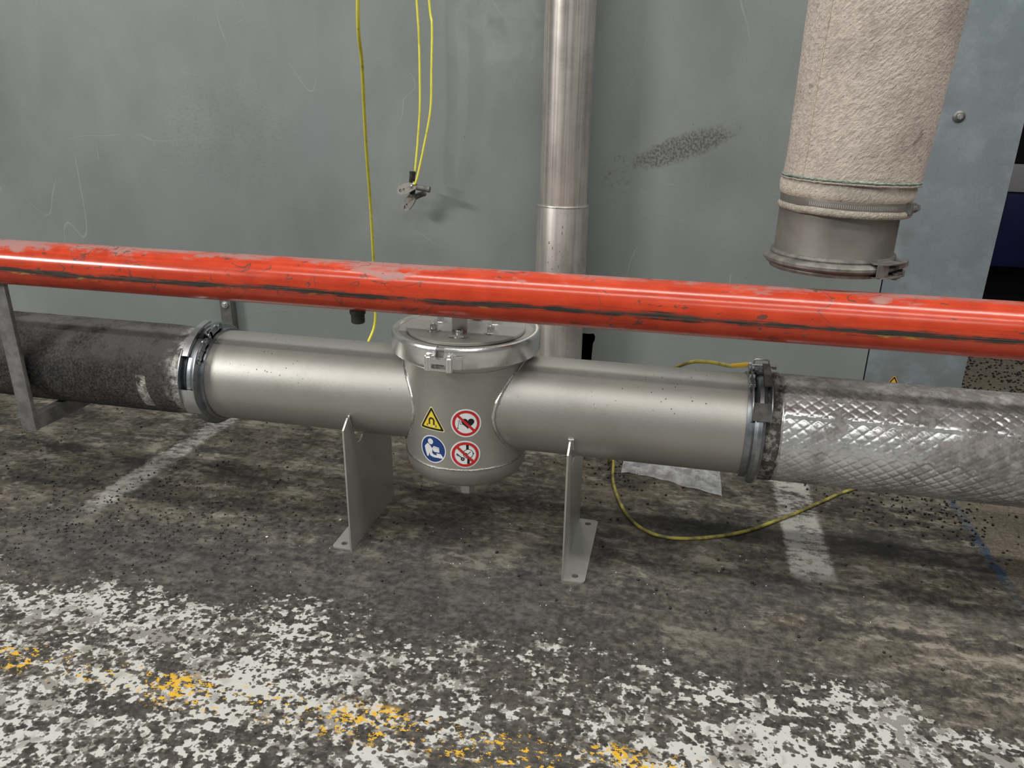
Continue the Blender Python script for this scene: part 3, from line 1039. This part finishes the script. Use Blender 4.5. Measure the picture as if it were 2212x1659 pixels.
obj('edge_sealing', bm, 'grime', foil, 60)

# ================================================================== red guard rail
rail = thing('guard_rail', (-1.155, RY, .16), 'scuffed red tubular guard rail crossing in front of the filter', 'guard rail')
bm = new(); lathe(bm, [(RR, -2.6), (RR, 2.6)], (0, RY, RZ), X, -Y, n=80); obj('rail_tube', bm, 'red', rail)
bm = new(); box(bm, (-1.177, 1.066, .163), (-1.146, 1.0745, RZ - RR + .004), .0012); obj('support_post', bm, 'galv_bar', rail, 30)
bm = new(); box(bm, (-1.168, 1.0745, .163), (-1.149, 1.46, .1922), .001); obj('support_arm', bm, 'galv_bar', rail, 30)
bm = new()
rod(bm, (-.485, RY, RZ - RR - .006), (-.485, RY, RZ - RR + .004), .0125, 20)
rod(bm, (-.485, RY, .438), (-.485, RY, RZ - RR), .0068, 16)
rod(bm, (-.485, RY, .4235), (-.485, RY, .4400), .0108, 24, bev=.0016)
obj('bolt', bm, 'black_rubber', rail, 35, label='black bolt hanging under the rail')

# ================================================================== steel strip on the wall
t = thing('wall_strip', (-1.19, 1.785, 0), 'narrow steel strip with a bolt on the wall behind the left clamp', 'bracket')
bm = new(); box(bm, (-1.2065, 1.772, 0), (-1.1735, 1.797, .315), .001); obj('strip', bm, 'strip', t, 30)
bm = new(); rod(bm, (-1.190, 1.7725, .231), (-1.190, 1.764, .231), .0072, 6, bev=.001); rod(bm, (-1.190, 1.7723, .231), (-1.190, 1.7700, .231), .0095, 20)
obj('bolt', bm, 'polish', t, 30)

# ================================================================== cloth hose
HX, HY = .2155, 1.150
hose = thing('cloth_hose', (HX, HY, .54), 'beige cloth hose hanging down in front of the wall, open end above the red rail', 'hose')
ho = (HX, HY, 0)


def hose_axis(zz):
    t_ = max(0, zz - .66)
    return Vector((HX + .006 + .030 * t_, HY - .010 - .05 * t_, zz))


def hose_r(zz, a):
    r = .0875 + .006 * min(1, max(0, (zz - .66) / .25)) + .002 * mnoise.noise((math.cos(a) * 1.5, math.sin(a) * 1.5, zz * 6))
    fold = .0030 * mnoise.noise((math.cos(a) * 3 + 4, math.sin(a) * 3, zz * 14)) * max(0, 1 - (zz - .66) / .12)
    return r + fold


def slant(p):   # the hem sits a little lower on the right
    return -.030 * (p.x - HX)


bm = new()
na, nz_ = 120, 150
zs = [.6625 + (1.75 - .6625) * (i / nz_) ** 1.25 for i in range(nz_ + 1)]
rows = []
for i, zz in enumerate(zs):
    row = []
    for k in range(na):
        a = 2 * math.pi * k / na
        c_ = hose_axis(zz); r = hose_r(zz, a) - (.0035 if i == 0 else 0)
        p = c_ + Vector((math.sin(a) * r, -math.cos(a) * r * .98, 0))
        if i < 14: p.z += slant(p) * (1 - i / 14)
        row.append(bm.verts.new(p))
    rows.append(row)
for A, B in zip(rows[:-1], rows[1:]):
    for k in range(na): bm.faces.new((A[k], A[(k + 1) % na], B[(k + 1) % na], B[k]))
obj('cloth_sleeve', bm, 'cloth', hose, 70)
bm = new()
sa = math.radians(-52)
pts = [hose_axis(zz) + Vector((math.sin(sa), -math.cos(sa) * .98, 0)) * (hose_r(zz, sa) + .0004) + Vector((0, 0, slant(Vector((.15, 0, 0))) if zz < .67 else 0)) for zz in [.664 + i * .006 for i in range(120)]]
tube(bm, pts, .0011, 6, rf=lambda i: 1 + .3 * math.sin(i * 2.4)); obj('seam_stitching', bm, 'thread', hose)


def hem(r, zz, br, mat, nm, jit=.0006):
    b = new()
    pts = []
    for i in range(140):
        a = 2 * math.pi * i / 140
        c_ = hose_axis(.664)
        p = Vector((c_.x + math.sin(a) * r, c_.y - math.cos(a) * r * .98, zz + jit * mnoise.noise((i * .6, zz * 90, 0))))
        p.z += slant(p); pts.append(p)
    tube(b, pts, br, 6, closed=True, rf=lambda i: 1 + .5 * mnoise.noise((i * .9, zz * 50, 3)))
    return obj(nm, b, mat, hose)


hem(.0885, .6655, .0016, 'green_thread', 'hem_stitching')
hem(.0890, .6620, .0013, 'lip', 'hem_edge')


def ringed(prof, n=110, wob=.0, seed=0):
    b = new()
    lathe(b, prof, (HX + .004, HY - .006, 0), Z, -Y, 0, 360, n,
          fn=lambda p, a, r, h: p + Vector((0, 0, slant(p) + wob * mnoise.noise((a * .06, h * 60, seed)))) + Vector((p.x - HX, p.y - HY, 0)).normalized() * wob * mnoise.noise((a * .05, h * 80, seed + 5)))
    return b


obj('cuff', ringed([(.0840, .6625), (.0870, .6605), (.0880, .655), (.0878, .648), (.0868, .6425), (.0840, .6390), (.0825, .6375)], wob=.0010, seed=1), 'cuff', hose, 60)
obj('cuff_lip', ringed([(.0825, .6300), (.0850, .6290), (.0872, .6265), (.0878, .6235), (.0868, .6205), (.0840, .6195), (.0820, .6200)], wob=.0013, seed=4), 'lip', hose, 60)
band = obj('hose_clip_band', ringed([(.0824, .6290), (.0845, .6290), (.0848, .6300), (.0848, .6385), (.0845, .6395), (.0824, .6395)]), 'spigot', hose, 30, label='slotted steel worm-drive band')
bm = new()
for k in range(46):     # the worm slots
    a = -40 + k * 1.75
    sector(bm, .0846, .0852, .6318, .6366, (HX + .004, HY - .006, -.0005 - .0022 * math.sin(math.radians(a))), Z, -Y, a - .38, a + .38, 1)
obj('band_teeth', bm, 'steel', band, 0)
bm = new()
pc = Vector((HX + .004 + .087 * math.sin(math.radians(60)), HY - .006 - .087 * math.cos(math.radians(60)), .631))
tdir = Vector((math.cos(math.radians(60)), math.sin(math.radians(60)), 0))
ndir = Vector((math.sin(math.radians(60)), -math.cos(math.radians(60)), 0))
slab(bm, [(-.010, -.0065), (.004, -.0065), (.004, .0075), (-.010, .0075)], [], pc - ndir * .004, tdir, Z, ndir, .008)
rod(bm, pc + tdir * -.006 + ndir * .002, pc + tdir * .014 + ndir * .002, .0042, 12)
rod(bm, pc + tdir * .010 + ndir * .002, pc + tdir * .0175 + ndir * .002, .0062, 6)
obj('worm_screw', bm, 'galv_bar', band, 30)
SPR = .0795
bm = new()
lathe(bm, [(SPR, .640), (SPR, .566), (SPR + .0012, .563), (SPR + .0012, .545), (SPR - .002, .545), (SPR - .002, .640)], ho, Z, -Y, n=96)
obj('spigot', bm, 'spigot', hose, 35, label='dusty steel spigot clamped in the end of the hose')
pull_clamp('pull_ring_clamp', (HX, HY, .5515), Z, -Y, SPR, .0125, 72, 26, 'dusty lever clamp ring round the open end of the cloth hose', ('dustmetal', 'dustmetal', 'dustmetal'))

# ================================================================== wires and clips
def wire(name, pts, r, mat, label, sub=10):
    b = new(); tube(b, catmull(pts, sub), r, 10)
    return tag(obj(name, b, mat, None, 60), label, 'wire')


wire('earth_wire', [(-.40, 1.16, 1.9), (-.50, 1.24, 1.25), (-.5565, 1.3, .9113), (-.589, 1.38, .8159), (-.6274, 1.47, .6841), (-.6583, 1.55, .5473), (-.6786, 1.60, .4109), (-.6915, 1.63, .3215),
                    (-.7005, 1.64, .2497), (-.7115, 1.62, .2081), (-.721, 1.60, .168), (-.727, 1.62, .10), (-.735, 1.67, .035), (-.76, 1.71, .004), (-.86, 1.74, .0035)],
     .0034, 'wire', 'single bright yellow earth wire dropping behind the filter inlet pipe')
wire('earth_wire', [(-0.6196, 1.6730, 1.6278), (-0.6134, 1.7247, 1.2147), (-0.6091, 1.7453, 0.9650), (-0.6060, 1.7453, 0.8910), (-0.6064, 1.7453, 0.8001), (-0.6082, 1.7453, 0.7408), (-0.6160, 1.7453, 0.6646), (-0.6222, 1.7402, 0.6034)],
     .0027, 'wire', 'left one of the two yellow wires holding the hanging clips')
wire('earth_wire', [(-0.5887, 1.6524, 1.6278), (-0.5804, 1.7040, 1.2147), (-0.5735, 1.7247, 0.9621), (-0.5683, 1.7247, 0.9122), (-0.5715, 1.7247, 0.8235), (-0.5755, 1.7247, 0.7413), (-0.5919, 1.7247, 0.6659), (-0.6130, 1.7215, 0.5830), (-0.6205, 1.7190, 0.5745)],
     .0027, 'wire', 'right one of the two yellow wires holding the hanging clips')
ROX = .1256
wire('earth_wire', [(ROX, 1.173, .3735), (.1120, 1.185, .368), (.0985, 1.19, .3640), (.0698, 1.205, .3625), (.0413, 1.22, .3560), (.0165, 1.235, .3400), (-.004, 1.26, .316), (-.045, 1.32, .23), (-.090, 1.42, .09), (-.108, 1.52, .012), (-.103, 1.552, .0045),
                    (-.099, 1.53, .004), (-.088, 1.427, .004), (-.055, 1.316, .004), (-.007, 1.253, .004), (.061, 1.246, .004), (.163, 1.294, .004), (.256, 1.378, .004), (.33, 1.455, .004), (.392, 1.519, .004), (.50, 1.60, .004), (.66, 1.64, .004)],
     .0032, 'wire_dirty', 'dirty yellow wire looping over the floor from the right clamp')
bm = new(); rod(bm, (.101, 1.1885, .3650), (.1275, 1.1735, .3745), .0034, 12, .0044); o = obj('wire_lug', bm, 'wire_orange', rc, 35, label='yellow sheathed end of the earth wire')


def clip(jaw_tip, pivot, ends, yy, label, sleeves, jaw_w=.016):
    """crocodile clip drawn in the plane y = yy: jaws from the pivot to jaw_tip, one handle to each of ends"""
    P2 = lambda p: Vector((p[0], p[1]))
    tip, pv = P2(jaw_tip), P2(pivot)
    t = thing('earthing_clip', (pivot[0], yy, pivot[1]), label, 'clip', 'clips hanging on yellow wires')
    d = (tip - pv).normalized(); n_ = Vector((-d.y, d.x)); L = (tip - pv).length
    def W(u, v, w): q = pv + d * u + n_ * v; return Vector((q.x, yy + w, q.y))
    for s in (1, -1):
        b = new()
        out = [(-.014, .001 * s), (-.011, .0085 * s), (L * .35, .0118 * s), (L * .75, .0108 * s), (L, .0050 * s), (L * 1.0, .0004 * s)]
        # toothed inner edge with a round bite
        out += [(L * .88, .0004 * s), (L * .80, .0036 * s), (L * .68, .0036 * s), (L * .62, .0004 * s), (L * .52, .0030 * s), (L * .42, .0004 * s), (L * .2, .0002 * s)]
        slab(b, out, [], W(0, 0, -.0055), Vector((d.x, 0, d.y)), Vector((n_.x, 0, n_.y)), Y, .011)
        obj('jaw', b, 'clip_metal', t, 30)
    b = new(); rod(b, W(0, .0, -.0085), W(0, .0, .0085), .0034, 16, bev=.0008); obj('pivot_rivet', b, 'polish', t, 35)
    for (ex, sm_) in zip(ends, sleeves):
        e = P2(ex); dd = (e - pv).normalized(); LL = (e - pv).length
        def H(u, w=0): q = pv + dd * u; return Vector((q.x, yy + w, q.y))
        b = new(); tube(b, [H(.002), H(LL * .55)], .0042, 10); h_ = obj('handle', b, 'clip_metal', t, 40)
        b = new(); tube(b, catmull([H(LL * .30), H(LL * .6, -.0008), H(LL, 0)], 6), .0066, 14)
        rod(b, H(LL - .003), H(LL + .002), .0074, 14); rod(b, H(LL + .0018), H(LL + .0026), .0042, 12)
        obj('grip_sleeve', b, sm_, h_, 35)
    return t


clip((-0.6610, 0.5553), (-0.6269, 0.5688), [(-0.5840, 0.5631), (-0.6233, 0.6003)], 1.726, 'upper one of the two hanging earthing clips, with a black grip', ('grey_rubber', 'black_rubber'))
clip((-0.6548, 0.5114), (-0.6346, 0.5383), [(-0.6026, 0.5522), (-0.6284, 0.5724)], 1.745, 'lower one of the two hanging earthing clips, jaws pointing down', ('grey_rubber', 'black_rubber'))

# ================================================================== wall bolt and earth label
t = thing('wall_screw', (.5389, WY, .7435), 'hex head screw with washer in the bluish end sheet', 'screw')
bm = new(); lathe(bm, [(0, -.0045), (.0075, -.0045), (.0118, -.0018), (.0122, .001), (0, .001)], (.5389, WY - .001, .7435), Y, X, n=32); obj('washer', bm, 'strip', t, 30)
bm = new(); rod(bm, (.5389, WY - .005, .7435), (.5389, WY - .0095, .7435), .0060, 6, bev=.0006); rod(bm, (.5389, WY - .009, .7435), (.5389, WY - .0102, .7435), .0038, 16)
obj('hex_head', bm, 'polish', t, 30)

bm = new()
lay = [(0, [rtri(1.3, .08)]), (1, [rtri(1.3 * .92, .05)]), (0, [rtri(1.3 * .76, .03)]),
       (1, [thick((0, .50), (0, -.10), .07), thick((-.36, -.10), (.36, -.10), .07), thick((-.24, -.24), (.24, -.24), .07), thick((-.12, -.38), (.12, -.38), .07)])]
print_layers(bm, lay, lambda u, v, li: Vector((.518 + u, WY - .0018 - .0001 * li, .143 + v)), .0262, 10)
tag(obj('earth_label', bm, ['ink_amber', 'ink_black'], None, 0), 'amber triangular earth-symbol label low on the end sheet', 'label')

# ================================================================== clear plastic film on the floor
bm = new()
nu, nv = 60, 34
rows = []
for i in range(nu + 1):
    u = i / nu
    row = []
    xx = -.078 + .212 * u
    yf = 1.489 - .055 * max(0, u - .25) / .75 + .006 * mnoise.noise((u * 7, 0, 3))
    for j in range(nv + 1):
        v = j / nv
        yy = yf + (1.60 - yf) * v
        h = .003 + .013 * abs(mnoise.fractal((u * 5, v * 3.2, 7), .8, 2., 3)) + .010 * math.sin(math.pi * v) * (.5 + .5 * mnoise.noise((u * 3, v * 2, 1)))
        h *= min(1, .25 + 4 * min(v, u, 1 - u))
        row.append(bm.verts.new((xx + .004 * mnoise.noise((u * 4, v * 6, 5)), yy, .0012 + h)))
    rows.append(row)
for A, B in zip(rows[:-1], rows[1:]):
    for k in range(nv): bm.faces.new((A[k], A[k + 1], B[k + 1], B[k]))
tag(obj('plastic_film', bm, 'film', None, 60), 'crumpled clear plastic film on the floor behind the filter', 'plastic film')

# ================================================================== machine far behind
t = thing('dark_machine', (2.2, 3.9, 0), 'dark blue machine with a grey band, far behind the wall end', 'machine')
bm = new(); box(bm, (.9, 3.40, .165), (3.6, 4.6, .462), .01); obj('body', bm, 'machine_blue', t, 30)
bm = new(); box(bm, (.9, 3.39, .462), (3.6, 4.6, .567), .006); obj('band', bm, 'machine_grey', t, 30)
bm = new(); box(bm, (.9, 3.42, .567), (3.6, 4.6, 2.4), .01); obj('hood', bm, 'machine_black', t, 30)
bm = new(); box(bm, (.95, 3.52, 0), (3.55, 4.5, .165), .006); obj('plinth', bm, 'machine_black', t, 30)

# ================================================================== pellets and crumbs
rnd = random.Random(11)
proto = bmesh.new(); bmesh.ops.create_icosphere(proto, subdivisions=1, radius=1.0)
PV = [v.co.copy() for v in proto.verts]; PF = [[v.index for v in f.verts] for f in proto.faces]; proto.free()


def scatter(spots):
    vs, fs = [], []
    for (px, py, r, fl) in spots:
        b0 = len(vs); a = rnd.uniform(0, 6.28)
        sx, sy = r * rnd.uniform(.9, 1.3), r * rnd.uniform(.75, 1.0)
        for c_ in PV:
            qx, qy = c_.x * sx, c_.y * sy
            vs.append((px + qx * math.cos(a) - qy * math.sin(a), py + qx * math.sin(a) + qy * math.cos(a), r * fl * (c_.z + .95)))
        fs += [[b0 + k for k in f] for f in PF]
    return vs, fs


spots = []
for _ in range(2600): spots.append((rnd.uniform(.68, 1.7), rnd.uniform(1.9, 3.2), rnd.uniform(.0030, .0046), .6))      # behind the wall end
for _ in range(110): spots.append((rnd.gauss(.56, .07), rnd.gauss(1.44, .06), rnd.uniform(.0018, .0030), .8))
for _ in range(70): spots.append((rnd.gauss(.47, .10), rnd.gauss(1.53, .04), rnd.uniform(.0018, .0030), .8))
for _ in range(60): spots.append((rnd.gauss(-.10, .05), rnd.gauss(1.50, .04), rnd.uniform(.0016, .0028), .8))
for _ in range(190): spots.append((rnd.uniform(-1.5, .9), rnd.uniform(.98, 1.7), rnd.uniform(.0018, .0030), .8))
for _ in range(420): spots.append((rnd.gauss(-.95, .22), rnd.gauss(1.10, .11), rnd.uniform(.0013, .0026), .7))
for _ in range(260): spots.append((rnd.gauss(-1.1, .2), rnd.gauss(1.0, .07), rnd.uniform(.0010, .0020), .7))
for _ in range(260): spots.append((rnd.uniform(-1.1, .5), rnd.uniform(.45, .95), rnd.uniform(.0008, .0015), .6))
vs, fs = scatter(spots)
me = bpy.data.meshes.new('spilled_pellets'); me.from_pydata(vs, [], fs); me.materials.append(M['pellet'])
for p in me.polygons: p.use_smooth = True
o = bpy.data.objects.new('spilled_pellets', me); col.objects.link(o)
tag(o, 'black plastic pellets and grit spilled over the floor', 'pellets'); o['kind'] = 'stuff'
spots = [(-.585, 1.158, .0030, .5), (-.69, 1.07, .0024, .4)] + [(rnd.uniform(-1.1, .4), rnd.uniform(.92, 1.25), rnd.uniform(.0006, .0012), .6) for _ in range(70)]
vs, fs = scatter(spots)
me = bpy.data.meshes.new('pale_crumbs'); me.from_pydata(vs, [], fs); me.materials.append(M['crumb'])
o = bpy.data.objects.new('pale_crumbs', me); col.objects.link(o)
tag(o, 'tiny pale crumbs strewn over the dark floor', 'crumbs'); o['kind'] = 'stuff'
